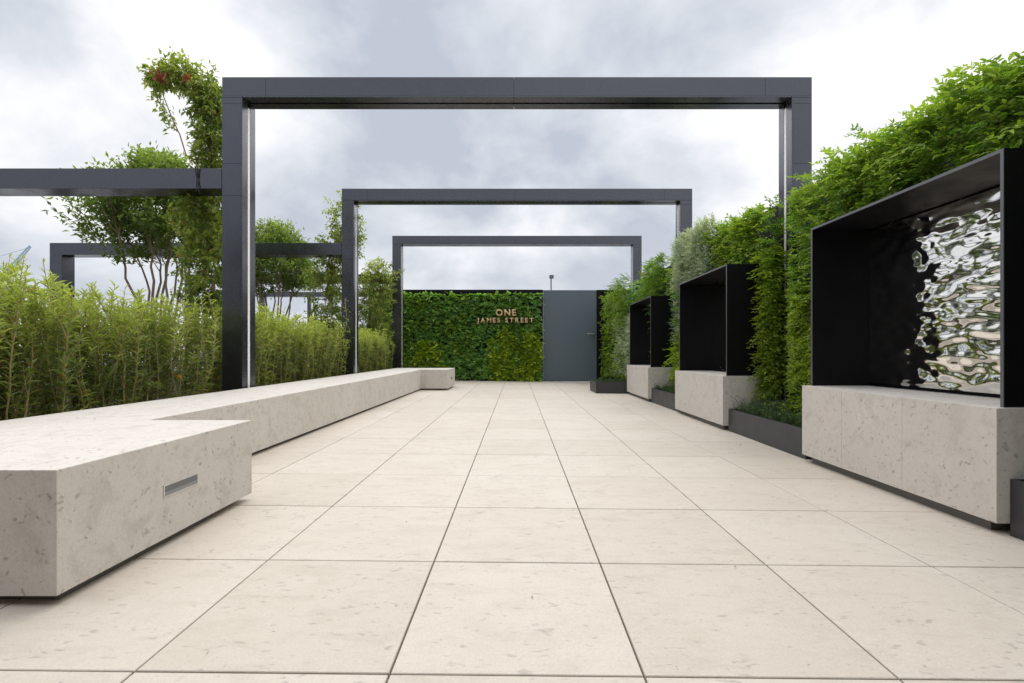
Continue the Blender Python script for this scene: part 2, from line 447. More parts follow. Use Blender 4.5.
def portal(y, label, first):
    root = empty('portal_frame', (0, y, 0), label=label, cat='pergola frame', group='tall dark portal frames over the terrace')
    # posts: two cheeks and a back channel, with a groove for the light strip
    gd, gw = .014, .042
    for s in (-1, 1):
        bm = bmesh.new()
        o, i = s * W2, s * IN
        ax, bx_ = sorted((o, i + s * gd))
        z0 = -.05 if s > 0 else -.05
        clad(bm, ax, bx_, 0, PD, z0, TOP - PW - .003, 'z', [2.27, 2.58, 3.16])
        a2, b2 = sorted((i, i + s * (gd - .0005)))
        clad(bm, a2, b2, .0, (PD - gw) / 2, z0, TOP - PW - .003, 'z', [2.27])
        clad(bm, a2, b2, (PD + gw) / 2, PD, z0, TOP - PW - .003, 'z', [2.27])
        post = bm_obj('post', bm, M_frame, root)
        bm = bmesh.new(); add_box(bm, min(o, i) + .02, max(o, i) - .02, .02, PD - .02, z0, TOP - PW - .004)
        bm_obj('post_core', bm, M_core, post)
        bm = bmesh.new(); a3, b3 = sorted((i + s * .0008, i + s * (gd + .001)))
        add_box(bm, a3, b3, (PD - gw) / 2 + .003, (PD + gw) / 2 - .003, .05, TOP - PW - .05)
        bm_obj('light_strip', bm, M_led, post)
    bm = bmesh.new()
    zb = TOP - PW
    clad(bm, -W2, W2, 0, PD, zb + gd, TOP, 'x', [-2.43, -.03, 2.40])
    add_box(bm, -W2, -IN, 0, PD, zb, zb + gd - .0003); add_box(bm, IN, W2, 0, PD, zb, zb + gd - .0003)
    clad(bm, -IN + .003, IN - .003, 0, (PD - .03) / 2, zb, zb + gd - .0005, 'x', [-.03])
    clad(bm, -IN + .003, IN - .003, (PD + .03) / 2, PD, zb, zb + gd - .0005, 'x', [-.03])
    beam = bm_obj('beam', bm, M_frame, root)
    bm = bmesh.new(); add_box(bm, -W2 + .02, W2 - .02, .02, PD - .02, zb + .018, TOP - .004)
    bm_obj('beam_core', bm, M_core, beam)
    return root
Y1 = 4.60; DY = 3.14
portal(Y1, 'nearest and largest dark grey portal frame, rising over the near end of the terrace', True)
portal(Y1 + DY, 'middle one of the three dark grey portal frames nested over the terrace', False)
portal(Y1 + 2 * DY, 'smallest, farthest dark grey portal frame in front of the green end wall', False)

def side_frame(y, label, x0=-7.6, x1=-2.853, top=2.535, pw=.195, pd=.23, posts=()):
    root = empty('side_frame', (x0, y, 0), label=label, cat='pergola frame', group='low dark side frames above the planting')
    bm = bmesh.new()
    add_box(bm, 0, x1 - x0 - .0025, 0, pd, top - pw, top, .0015)
    bm_obj('beam', bm, M_frame, root)
    bm = bmesh.new(); add_box(bm, 0, pw, 0, pd, .2, top - pw - .0025, .0015)
    bm_obj('post', bm, M_frame, root)
    for p in posts:
        bm = bmesh.new(); add_box(bm, p - x0, p - x0 + .09, .05, pd - .05, .2, top - pw - .0025, .0015)
        bm_obj('post', bm, M_frame, root)
side_frame(Y1, 'low dark side beam joining the nearest tall frame and leaving the picture at left')
side_frame(Y1 + DY, 'low dark side frame with its square corner standing above the hedge at left')
side_frame(Y1 + 2 * DY, 'low dark side frame half hidden behind the climbers and second tree')
side_frame(Y1 + 3 * DY, 'slim farthest low side frame with thin posts seen under the second tree', top=2.53, pw=.14, pd=.18, posts=(-6.2, -4.8), x1=-2.3)

# ------------------------------------------------------------------ right-hand plinths and mirror boxes
MBX = 2.09
def ripple(y, z):
    s = 0
    wy = y + .05 * mnoise.noise(Vector((y * 3, z * 3, 11.)))
    s += .0050 * mnoise.noise(Vector((wy * 4.6, z * 9.5, 1.3)))
    s += .0046 * mnoise.noise(Vector((wy * 10.5, z * 24, 7.3)))
    s += .0007 * mnoise.noise(Vector((wy * 19, z * 36, 3.1)))
    return s
def plinth_box(y0, L, name_l, box_l, be=.03):
    y1 = y0 + L
    p = empty('stone_plinth', (2.3, y0, 0), label=name_l, cat='plinth', group='limestone plinths along the right wall')
    bm = bmesh.new()
    n = 3
    cuts = [0, L * .36, L * .70, L]
    for a, bb in zip(cuts[:-1], cuts[1:]):
        add_box(bm, 2.045 - 2.3, 2.62 - 2.3, a + (.0006 if a else 0), bb - (.0006 if bb < L else 0), .028, .52, .0015)
    bm_obj('stone_body', bm, M_bench, p)
    bm = bmesh.new(); add_box(bm, 2.08 - 2.3, 2.60 - 2.3, .06, L - .06, -.06, .06)
    bm_obj('recessed_base', bm, M_base, p)
    r = empty('mirror_box', (MBX, y0 + .0, .522), label=box_l, cat='art box', group='black boxes holding rippled mirror panels')
    H = 1.115; D = .44; t = .014; a, bb = .015, L - be
    bm = bmesh.new()
    add_box(bm, .004, D, a, a + t, 0, H); add_box(bm, .004, D, bb - t, bb, 0, H)
    add_box(bm, .004, D, a + t, bb - t, H - t, H)
    add_box(bm, D - .012, D, a + t, bb - t, 0, H - t)
    bm_obj('shell', bm, M_black, r)
    bm = bmesh.new()
    add_box(bm, 0, .0036, a, a + t, 0, H); add_box(bm, 0, .0036, bb - t, bb, 0, H); add_box(bm, 0, .0036, a + t, bb - t, H - t, H)
    # returns of the edge over the top and near side
    add_box(bm, .004, .03, a + .0005, bb - .0005, H, H + .002)
    bm_obj('edge_trim', bm, M_edge, r)
    # rippled polished metal sheet
    M = Mesh(); ny, nz = 260, 240
    yy = np.linspace(a + t + .002, bb - t - .002, ny); zz_ = np.linspace(.02, H - t - .01, nz)
    V = np.array([(D - .04 + ripple(y + y0, z), y, z) for z in zz_ for y in yy])
    idx = np.arange(ny * nz).reshape(nz, ny)
    F = np.stack([idx[:-1, :-1], idx[:-1, 1:], idx[1:, 1:], idx[1:, :-1]], -1).reshape(-1, 4)
    M.add(V, [F])
    M.build('mirror_sheet', M_mirror, r, smooth=True)
    return r
plinth_box(2.03, 1.385, 'nearest, largest limestone plinth under the mirror box at right', 'nearest black box showing its bright rippled mirror sheet at right')
plinth_box(4.73, 1.43, 'middle limestone plinth on the right between two low planters', 'middle black box, standing behind the nearest tall frame post')
plinth_box(7.43, 1.43, 'smallest, farthest limestone plinth on the right beside the short planter', 'smallest, farthest black box among silver and bright green foliage')

def planter(x0, x1, y0, y1, label, h=.198):
    r = empty('planter_box', (x0, y0, 0), label=label, cat='planter', group='low dark metal planters at the foot of the right wall')
    bm = bmesh.new(); t = .012
    X, Y = x1 - x0, y1 - y0
    add_box(bm, 0, t, 0, Y, -.04, h, .0015); add_box(bm, X - t, X, 0, Y, -.04, h, .0015)
    add_box(bm, t, X - t, 0, t, -.04, h, .0015); add_box(bm, t, X - t, Y - t, Y, -.04, h, .0015)
    bm_obj('metal_trough', bm, M_planter, r)
    bm = bmesh.new(); add_box(bm, t + .001, X - t - .001, t + .001, Y - t - .001, -.03, h - .045)
    bm_obj('soil', bm, M_soil, r)
planter(2.10, 2.64, .9, 2.027, 'low dark planter cut off by the right edge of the photo', h=.22)
planter(2.10, 2.64, 3.463, 4.727, 'low dark planter at the foot of the nearest frame post on the right')
planter(2.10, 2.64, 6.163, 7.427, 'low dark planter between the middle and farthest plinths')
planter(1.48, 2.64, 8.93, 9.65, 'short dark planter projecting into the paving near the gate')

# ------------------------------------------------------------------ sprigs on walls
def sprigs(M, n, area, style, out=(-1, 0, 0), seedz=0, stemM=None, skip=None):
    """area=(y0,y1,z0,z1) on a plane x=x0 facing -x (or, if plane 'y', facing -y)"""
    plane, c0, a0, a1, z0, z1, bumpamp = area
    A = rng.uniform(a0, a1, n); Z = rng.uniform(z0, z1, n)
    keep = np.ones(n, bool)
    if skip:
        for (s0, s1, t0, t1) in skip: keep &= ~((A > s0) & (A < s1) & (Z > t0) & (Z < t1))
    A, Z = A[keep], Z[keep]; n = len(A)
    bump = np.array([mnoise.noise(Vector((a * 2.6, z * 2.6, 5 + seedz))) + .5 * mnoise.noise(Vector((a * 7, z * 7, 9 + seedz))) for a, z in zip(A, Z)])
    dep = (rng.random(n) ** .6) * .16 + np.clip(bump, -.6, .8) * bumpamp
    base = np.zeros((n, 3))
    if plane == 'x':
        base[:, 0] = c0 - dep; base[:, 1] = A; base[:, 2] = Z
        o = np.array([-1., 0, 0]); s = np.array([0, 1., 0])
    else:
        base[:, 1] = c0 - dep; base[:, 0] = A; base[:, 2] = Z
        o = np.array([0, -1., 0]); s = np.array([1., 0, 0])
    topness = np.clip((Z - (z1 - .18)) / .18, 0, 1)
    up = style.get('up', .2)
    D = o[None] * rng.uniform(.35, 1, (n, 1)) + s[None] * rng.normal(0, .55, (n, 1)) + np.array([0, 0, 1.])[None] * (rng.normal(up, .45, (n, 1)) + topness[:, None] * .7)
    D = norm(D)
    SL = rng.uniform(*style['sprig'], n)
    k = style['leaflets']; sag = style.get('sag', .25)
    upv = norm(np.cross(np.cross(D, np.array([0, 0, 1.])), D) + 1e-6)
    side = norm(np.cross(D, upv))
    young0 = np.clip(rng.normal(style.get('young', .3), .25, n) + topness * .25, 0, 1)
    rs = rng.random(n)
    for j in range(k):
        t = (j // 2 + 1) / (k / 2)
        sg = 1 if j % 2 else -1
        P = base + D * (SL * t)[:, None] - np.array([0, 0, 1.])[None] * (sag * SL * t * t)[:, None]
        if j >= k - 1: d = D.copy()
        else: d = D * .55 + side * sg * .9
        d = d + rng.normal(0, .18, (n, 3)) - np.array([0, 0, 1.]) * .15
        L = rng.uniform(*style['len'], n)
        yv = np.clip(young0 * (.35 + .65 * t), 0, 1)
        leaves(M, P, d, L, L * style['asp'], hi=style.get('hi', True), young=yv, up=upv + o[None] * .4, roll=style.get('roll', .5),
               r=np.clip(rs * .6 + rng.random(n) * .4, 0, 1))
    if stemM is not None:
        for i in range(0, n, 2):
            bx3 = base[i]
            if 3.3 < bx3[1] < 4.78 and (bx3 + D[i] * SL[i])[0] < .585 * min(bx3[1], 4.62): continue
            if (base[i] + D[i] * SL[i])[2] < 1.75 and (base[i][2] < 1.70) and any(y0 - .1 < base[i][1] < y0 + 1.5 for y0 in (2.03, 4.73, 7.43)): continue
            p = base[i]; e = base[i] + D[i] * SL[i] - np.array([0, 0, sag * SL[i]])
            tube(stemM, [p, (p + e) / 2 + np.array([0, 0, sag * SL[i] * .25]), e], .0014, .0007, 3)

ST_pinn = dict(sprig=(.08, .18), leaflets=13, len=(.026, .052), asp=.38, young=.28, up=.25)
ST_fern = dict(sprig=(.08, .19), leaflets=13, len=(.028, .056), asp=.32, young=.45, up=.1, sag=.5)
ST_silver = dict(sprig=(.06, .14), leaflets=13, len=(.016, .03), asp=.5, young=.3, up=.5, hi=False)
ST_round = dict(sprig=(.04, .10), leaflets=7, len=(.035, .06), asp=.68, young=.2, up=-.05, hi=False)
ST_feather = dict(sprig=(.10, .22), leaflets=22, len=(.03, .05), asp=.11, young=.5, up=.35, hi=False, sag=.35)
ST_back = dict(sprig=(.04, .11), leaflets=6, len=(.045, .085), asp=.62, young=.2, up=-.15, hi=False)
ST_backl = dict(sprig=(.05, .13), leaflets=6, len=(.05, .09), asp=.55, young=.45, up=-.2, hi=False, sag=.6)

# right-hand living wall: backing panels between the frame posts
rw = empty('green_wall', (2.78, 6.5, 0), label='long planted living wall running down the right side of the terrace', cat='green wall')
bm = bmesh.new()
for a, bb in ((.4, Y1 - .02), (Y1 + PD + .02, Y1 + DY - .02), (Y1 + DY + PD + .02, Y1 + 2 * DY - .02), (Y1 + 2 * DY + PD + .02, 12.42)):
    add_box(bm, 2.74, 2.84, a, bb, -.05, 2.31)
for k in range(3):
    add_box(bm, 2.875, 2.92, Y1 + k * DY - .06, Y1 + k * DY + PD + .06, -.05, 2.31)
rebase(bm_obj('backing_panel', bm, M_felt, rw), rw)
BOX = [(y0 + .12, y0 + 1.40, .0, 1.58) for y0 in (2.03, 4.73, 7.43)]
posts = [(Y1 + k * DY + (.10 if k == 0 else -.03), Y1 + k * DY + PD + .03, 0, 3) for k in range(3)]
SK = posts + [(y0 + .1, y0 + 1.35, 0, 1.5) for y0 in (2.03, 4.73, 7.43)]
PX = 2.62
def patch(kind, mat, n, a0, a1, z0, z1, style, bump=.08, name='foliage', x=PX, stem=False, sz=0, parent=rw):
    M = Mesh(); sm = Mesh() if stem else None
    sprigs(M, n, ('x', x, a0, a1, z0, z1, bump), style, seedz=sz, stemM=sm, skip=SK)
    o = M.build(name, mat, parent)
    if parent: rebase(o, parent)
    if sm and sm.n:
        s = sm.build('twigs', M_stem, o)
    return o
# near stretch
patch('p', L_pinn, 1900, 1.5, 3.6, 1.55, 2.14, ST_pinn, .14, 'glossy_foliage', stem=True)
patch('p', L_pinn, 950, 3.35, 4.58, 1.15, 2.14, ST_pinn, .12, 'glossy_foliage', stem=True, sz=2)
patch('f', L_warm, 1400, 3.40, 4.60, .22, 1.30, ST_fern, .09, 'fern_foliage', stem=True, sz=3)
patch('f', L_warm, 750, 4.54, 4.71, .42, 1.72, ST_fern, .10, 'fern_foliage', sz=14, stem=True)
patch('f', L_warm, 1500, 4.84, 5.9, .25, 2.18, ST_fern, .10, 'fern_foliage', sz=4, stem=True)
patch('p', L_pinn, 900, 4.84, 6.1, 1.5, 2.22, ST_pinn, .10, 'glossy_foliage', sz=5)
patch('r', L_deep, 1500, 6.0, 7.75, .2, 2.25, ST_round, .07, 'round_leaf_foliage', sz=6)
patch('r', L_warm, 1300, 6.6, 8.2, .2, 2.0, ST_round, .08, 'round_leaf_foliage', sz=7)
patch('r', L_deep, 1300, 8.1, 10.5, .2, 2.2, ST_round, .08, 'round_leaf_foliage', sz=8)
patch('r', L_warm, 900, 9.9, 12.35, .2, 2.2, ST_round, .08, 'round_leaf_foliage', x=2.38, sz=9)

ST_shoot = dict(sprig=(.16, .30), leaflets=17, len=(.03, .05), asp=.36, young=.4, up=.55, sag=.5)
patch('p', L_pinn, 120, 1.5, 4.5, 2.04, 2.22, ST_shoot, .10, 'long_shoots', sz=12, stem=True)
# distinct shrubs growing on / against the wall
def wall_shrub(name, mat, style, n, a0, a1, z0, z1, label, bump=.12, x=2.62, sz=20, cat='shrub', stem=False):
    r = empty(name, (x, (a0 + a1) / 2, z0), label=label, cat=cat)
    patch('', mat, n, a0, a1, z0, z1, style, bump, 'foliage', x=x, sz=sz, parent=r, stem=stem)
    return r
wall_shrub('silver_shrub', L_silver, ST_silver, 2300, 5.75, 7.1, 1.66, 2.36, 'silvery grey-green shrub bulging over the middle black box', .16, sz=21, x=2.50)
wall_shrub('silver_shrub', L_silver, ST_silver, 900, 7.0, 7.70, .9, 1.9, 'grey-green small-leaved shrub beside the middle frame post, left of the middle box', .08, sz=22)
wall_shrub('feathery_shrub', L_feather, ST_feather, 520, 8.0, 9.3, 1.65, 2.38, 'bright feathery shrub spilling over the farthest black box', .12, sz=23)
wall_shrub('feathery_shrub', L_feather, ST_feather, 600, 9.6, 11.6, 1.25, 2.3, 'soft light green feathery shrub at the far end of the wall by the gate', .14, x=2.40, sz=24)
wall_shrub('silver_shrub', L_silver, ST_silver, 2200, 8.9, 10.9, .3, 1.45, 'silvery grey shrub above the short planter beside the gate', .12, x=2.40, sz=25)
wall_shrub('fern', L_feather, ST_fern, 420, 7.8, 8.9, 1.5, 2.35, 'yellow-green ferny plant behind the middle frame post', .12, x=2.60, sz=26)
wall_shrub('fern', L_lime, ST_fern, 160, 6.4, 7.2, .35, .85, 'yellow-green fern low in the gap left of the middle plinth', .08, x=2.56, sz=27)

# low planting in the planters
def low_plants(x0, x1, y0, y1, n, label, mat=L_low, h=.12):
    r = empty('ground_cover_plant', ((x0 + x1) / 2, (y0 + y1) / 2, .15), label=label, cat='plant')
    M = Mesh()
    P = np.stack([rng.uniform(x0, x1, n), rng.uniform(y0, y1, n), np.full(n, .15)], -1)
    for i in range(n):
        hh = h * rng.uniform(.5, 1.15); d = norm(np.array([rng.normal(0, .45), rng.normal(0, .45), 1]))
        k = 14; t = np.linspace(.1, 1, k)[:, None]
        Q = P[i] + d * hh * t
        dd = rng.normal(0, 1, (k, 3)); dd[:, 2] = np.abs(dd[:, 2]) * .5 + .5
        leaves(M, Q, dd, rng.uniform(.018, .03, k), rng.uniform(.005, .009, k), hi=False, young=t[:, 0] * .5)
    rebase(M.build('foliage', mat, r), r)
    return r
low_plants(2.13, 2.6, 3.49, 4.70, 520, 'dark green low cover filling the planter at the nearest right post')
low_plants(2.13, 2.6, 6.19, 7.40, 420, 'blue-green low cover in the planter right of the farthest plinth')
low_plants(1.52, 2.6, 8.97, 9.62, 420, 'low mixed cover in the short planter near the gate', h=.09)
low_plants(2.13, 2.6, 1.4, 2.0, 160, 'low cover in the planter at the right edge of the photo')
# bluish tuft at the corner of the middle plinth
r = empty('lavender_plant', (2.45, 4.45, .15), label='bluish grey tuft rising beside the middle limestone plinth', cat='plant')
M = Mesh()
for i in range(130):
    b0 = np.array([rng.uniform(2.2, 2.6), rng.uniform(4.2, 4.68), .15]); d = norm(np.array([rng.normal(0, .4), rng.normal(0, .4), 1]))
    k = 20; t = np.linspace(.1, 1, k)[:, None]
    Q = b0 + d * rng.uniform(.12, .27) * t
    dd = d[None] + rng.normal(0, .5, (k, 3))
    leaves(M, Q, dd, rng.uniform(.02, .035, k), .005, hi=False, young=.1)
rebase(M.build('foliage', leaf_mat('blue_grey_leaf', (.07, .11, .08), (.15, .21, .17), (.2, .28, .2), .5, .2), r), r)

# ------------------------------------------------------------------ end wall with lettering and gate
EW = 12.50
ew = empty('green_wall', (-1.2, EW, 0), label='flat planted green wall closing the far end, left of the gate', cat='green wall')
rebase(box('backing_panel', -3.9, .65, EW + .02, EW + .12, -.05, 2.28, M_felt, ew), ew)
rebase(box('top_rail', -3.9, .66, EW - .06, EW + .14, 2.28, 2.39, M_black, ew), ew)
rebase(box('base_trim', -3.9, .65, EW - .06, EW + .018, -.04, .05, M_black, ew), ew)
def bpatch(mat, n, a0, a1, z0, z1, style, sz, x=EW + .04):
    M = Mesh(); k = 9
    for i in range(k) if n < 1000 else ():
        ca, cz = rng.uniform(a0, a1), rng.uniform(z0, z1); w_ = (a1 - a0) * rng.uniform(.1, .3); h_ = (z1 - z0) * rng.uniform(.12, .35)
        sprigs(M, n // k, ('y', x, max(ca - w_, a0), min(ca + w_, a1), max(cz - h_, z0), min(cz + h_, z1), .05), style, seedz=sz + i)
    if n >= 1000: sprigs(M, n, ('y', x, a0, a1, z0, z1, .05), style, seedz=sz)
    rebase(M.build('foliage', mat, ew), ew)
bpatch(L_deep, 4600, -3.85, .62, .08, 2.26, ST_back, 30)
bpatch(L_pinn, 990, -3.85, .60, 1.2, 2.25, ST_back, 31)
bpatch(L_pinn, 990, -3.85, .60, .1, 2.25, ST_back, 36)
bpatch(L_lime, 620, -3.1, -1.75, .1, 1.05, ST_backl, 32, EW)
bpatch(L_pinn, 500, -3.6, -1.2, .7, 1.6, ST_back, 35, EW)
bpatch(L_lime, 990, -.72, .60, .06, 1.25, ST_backl, 33, EW)
bpatch(L_warm, 400, -.6, .60, .5, 1.6, ST_backl, 34, EW)

M = Mesh(); sprigs(M, 420, ('y', 12.36, 2.16, 2.7, .1, 2.2, .06), ST_round, seedz=37); rebase(M.build('round_leaf_foliage', L_pinn, rw), rw)
sg = empty('wall_sign', (-.3, EW - .24, 1.7), label='brass raised letters reading ONE JAMES STREET on the green end wall', cat='sign')
def word(txt, xa, xb, zb, h, depth, bold):
    # each character its own mesh, spread between xa and xb
    meshes = []
    for ch in txt:
        if ch == ' ': meshes.append(None); continue
        cu = bpy.data.curves.new('c', 'FONT'); cu.body = ch; cu.size = 1; cu.offset = bold; cu.extrude = .0
        ob = bpy.data.objects.new('c', cu); COL.objects.link(ob)
        dg = bpy.context.evaluated_depsgraph_get(); me = bpy.data.meshes.new_from_object(ob.evaluated_get(dg))
        bpy.data.objects.remove(ob); bpy.data.curves.remove(cu)
        meshes.append(me)
    hs = []
    for me in meshes:
        if me is None: hs.append(None); continue
        co_ = np.array([v.co[:] for v in me.vertices]); hs.append((co_[:, 0].min(), co_[:, 0].max(), co_[:, 1].min(), co_[:, 1].max()))
    H = max(x[3] for x in hs if x) - 0.0
    sc = h / H; widths = [((x[1] - x[0]) * sc * 1.0 if x else h * .42) for x in hs]
    gap = ((xb - xa) - sum(widths)) / (len(txt) - 1)
    x = xa
    for me, hh, wd in zip(meshes, hs, widths):
        if me:
            bm = bmesh.new(); bm.from_mesh(me)
            ret = bmesh.ops.extrude_face_region(bm, geom=bm.faces[:])
            vs = [v for v in ret['geom'] if isinstance(v, bmesh.types.BMVert)]
            bmesh.ops.translate(bm, verts=vs, vec=(0, 0, 1))
            for v in bm.verts:
                X = (v.co.x - hh[0]) * sc * 1.0 + x; Z = (v.co.y) * sc + zb; Yv = EW - .24 + (depth if v.co.z < .5 else 0)
                v.co = (X, Yv, Z)
            rebase(bm_obj('letter', bm, M_brass, sg), sg)
        x += wd + gap
k_ = 12.28 / 476
def ux(u): return (u - 517) * k_
def vz(v): return CZ + (352 - v) * k_
word('ONE', ux(495.8), ux(516), vz(315.6), 6.3 * k_, .05, .025)
word('JAMES STREET', ux(477), ux(533.5), vz(322.4), 4.6 * k_, .05, .025)

gt = empty('gate', (.7, EW, 0), label='tall slate blue metal gate beside the green end wall', cat='gate')
rebase(box('gate_leaf', .69, 2.085, EW, EW + .05, -.012, 2.385, M_gate, gt, .003), gt)
rebase(box('gate_post', .63, .684, EW - .02, EW + .1, -.03, 2.39, M_black, gt, .002), gt)
rebase(box('gate_post', 2.092, 2.21, EW - .02, EW + .1, -.04, 2.39, M_black, gt, .002), gt)
for z in (.4, 1.05, 1.65, 2.12):
    rebase(box('hinge', .675, .73, EW - .03, EW - .001, z, z + .05, M_gate, gt, .003), gt)
h = empty('handle', (0, 0, 0)); h.parent = gt; rebase(h, gt)
box('escutcheon', 1.985, 2.035, EW - .012, EW - .001, 1.12, 1.28, M_edge, h, .003)
box('lever', 1.84, 2.03, EW - .06, EW - .035, 1.222, 1.256, M_steel, h, .006)
box('lever_neck', 2.0, 2.02, EW - .036, EW - .0115, 1.227, 1.247, M_steel, h, .004)
fw = empty('boundary_screen', (2.6, EW, 0), label='black screen panel right of the gate behind the far foliage', cat='screen')
rebase(box('screen_panel', 2.213, 3.2, EW + .03, EW + .1, -.05, 2.33, M_felt, fw), fw)
rebase(box('top_rail', 2.213, 3.2, EW - .02, EW + .12, 2.332, 2.39, M_black, fw), fw)

# thin mast beyond the gate
am = empty('antenna_mast', (1.16, 16.2, 0), label='thin grey mast with a small head rising beyond the gate', cat='mast')
M = Mesh(); tube(M, [(1.16, 16.2, 0), (1.16, 16.2, 3.35)], .028, .022, 8); rebase(M.build('pole', M_edge, am), am)
rebase(box('mast_head', 1.10, 1.25, 16.15, 16.25, 3.26, 3.38, M_edge, am, .015), am)

# ------------------------------------------------------------------ hedge shrubs
def hedge_shrub_mesh(seed, nst=72, hi=True, hgt=.97, wx=.52, wy=.34):
    global rng
    rng = np.random.default_rng(seed)
    SM, LM = Mesh(), Mesh()
    for i in range(nst):
        bx_, by_ = rng.uniform(-wx, wx) * .75, rng.uniform(-wy, wy) * .8
        top = np.array([bx_ + rng.normal(0, .07), by_ + rng.normal(0, .07), hgt * rng.uniform(.72, 1.05)])
        P = curve((bx_, by_, 0), top, .07, 9, .006)
        tube(SM, P, .0048, .0018, 4)
        # leaves spiralled up the stem
        seg = [P]
        for q in range(rng.integers(1, 4)):
            s = P[rng.integers(1, 7)]
            e = s + np.array([rng.normal(0, .075), rng.normal(0, .075), rng.uniform(.14, .34)])
            e[2] = min(e[2], hgt * 1.03)
            B = curve(s, e, .08, 5); tube(SM, B, .0024, .0012, 3); seg.append(B)
        for k, B in enumerate(seg):
            ln = np.linalg.norm(B[-1] - B[0])
            n = int(ln / (.0125 if k else .015))
            t = np.sort(rng.uniform(.02 if k == 0 else .05, 1, n))
            xx = np.stack([np.interp(t * (len(B) - 1), np.arange(len(B)), B[:, c]) for c in range(3)], -1)
            ang = np.arange(n) * 2.4 + rng.uniform(0, 6) + rng.normal(0, .3, n)
            hz_ = xx[:, 2] / hgt
            upn = rng.normal(.6, .45, n) + .5 * hz_
            d = np.stack([np.cos(ang), np.sin(ang), upn], -1)
            L = rng.uniform(.042, .076, n) * (1 - .25 * (t > .93))
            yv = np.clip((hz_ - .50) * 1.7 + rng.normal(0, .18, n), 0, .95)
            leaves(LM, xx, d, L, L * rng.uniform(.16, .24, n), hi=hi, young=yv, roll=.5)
    return SM, LM
protos = []
def place_shrub(x, y, label, proto=None, seed=0, rot=0, sc=1, near=True):
    r = empty('hedge_shrub', (x, y, .29), label=label, cat='shrub', group='willow-leaved shrubs behind the bench')
    r.rotation_euler.z = rot; r.scale = (1, 1, sc)
    if proto is None:
        SM, LM = hedge_shrub_mesh(seed, hi=near)
        a = SM.build('stems', M_stem, r); b_ = LM.build('foliage', L_hedge, r)
        protos.append((a, b_))
    else:
        for s_ in protos[proto]:
            c_ = s_.copy(); COL.objects.link(c_); c_.parent = r
sy = .56
place_shrub(-3.18, 2.30, 'narrow-leaved green shrub cut by the left edge, behind the near bench block', seed=11, sc=.94)
place_shrub(-3.20, 2.86, 'narrow-leaved shrub second from the left edge, with pale gaps between stems', seed=12, sc=1.02)
place_shrub(-3.20, 3.42, 'narrow-leaved shrub in front of the corner of the low side frame', seed=13, sc=.95)
place_shrub(-3.16, 4.02, 'narrow-leaved shrub with bare lower stems just left of the nearest post', seed=14, sc=.97)
lab2 = ['shrub directly right of the nearest left post', 'yellow-green shrub under the left half of the second tree', 'yellow-green shrub under the trunks of the second tree', 'upright shrub between second tree and middle frame', 'narrow shrub tucked against the left of the middle post']
for i in range(5):
    place_shrub(-3.14, 5.05 + .56 * i, lab2[i], proto=(0, 2, 1, 3, 0)[i], rot=(PI, 0, PI, 0, PI)[i] + .0, sc=(.97, 1.0, .96, .98, .93)[i])
lab3 = ['shrub directly right of the middle left post', 'shrub seen through the middle frame, second from its left post', 'shrub third from the middle left post, below the far climber', 'shrub nearest the farthest left post']
for i in range(4):
    place_shrub(-3.14, 8.3 + .62 * i, lab3[i], proto=(1, 3, 2, 0)[i], rot=(0, PI, PI, 0)[i], sc=.93)
rng = np.random.default_rng(99)
# a yellow flower head low in the hedge
fl = empty('flower', (-2.68, 3.78, .56), label='small golden flower in the hedge behind the bench', cat='flower')
M = Mesh(); n = 26; th = rng.uniform(0, 2 * PI, n)
leaves(M, np.tile([-2.68, 3.78, .56], (n, 1)) + rng.normal(0, .003, (n, 3)), np.stack([np.cos(th) * .8 + .3, np.sin(th) * .8 - .5, rng.normal(.3, .4, n)], -1), .022, .008, hi=False)
rebase(M.build('petals', L_gold, fl), fl)

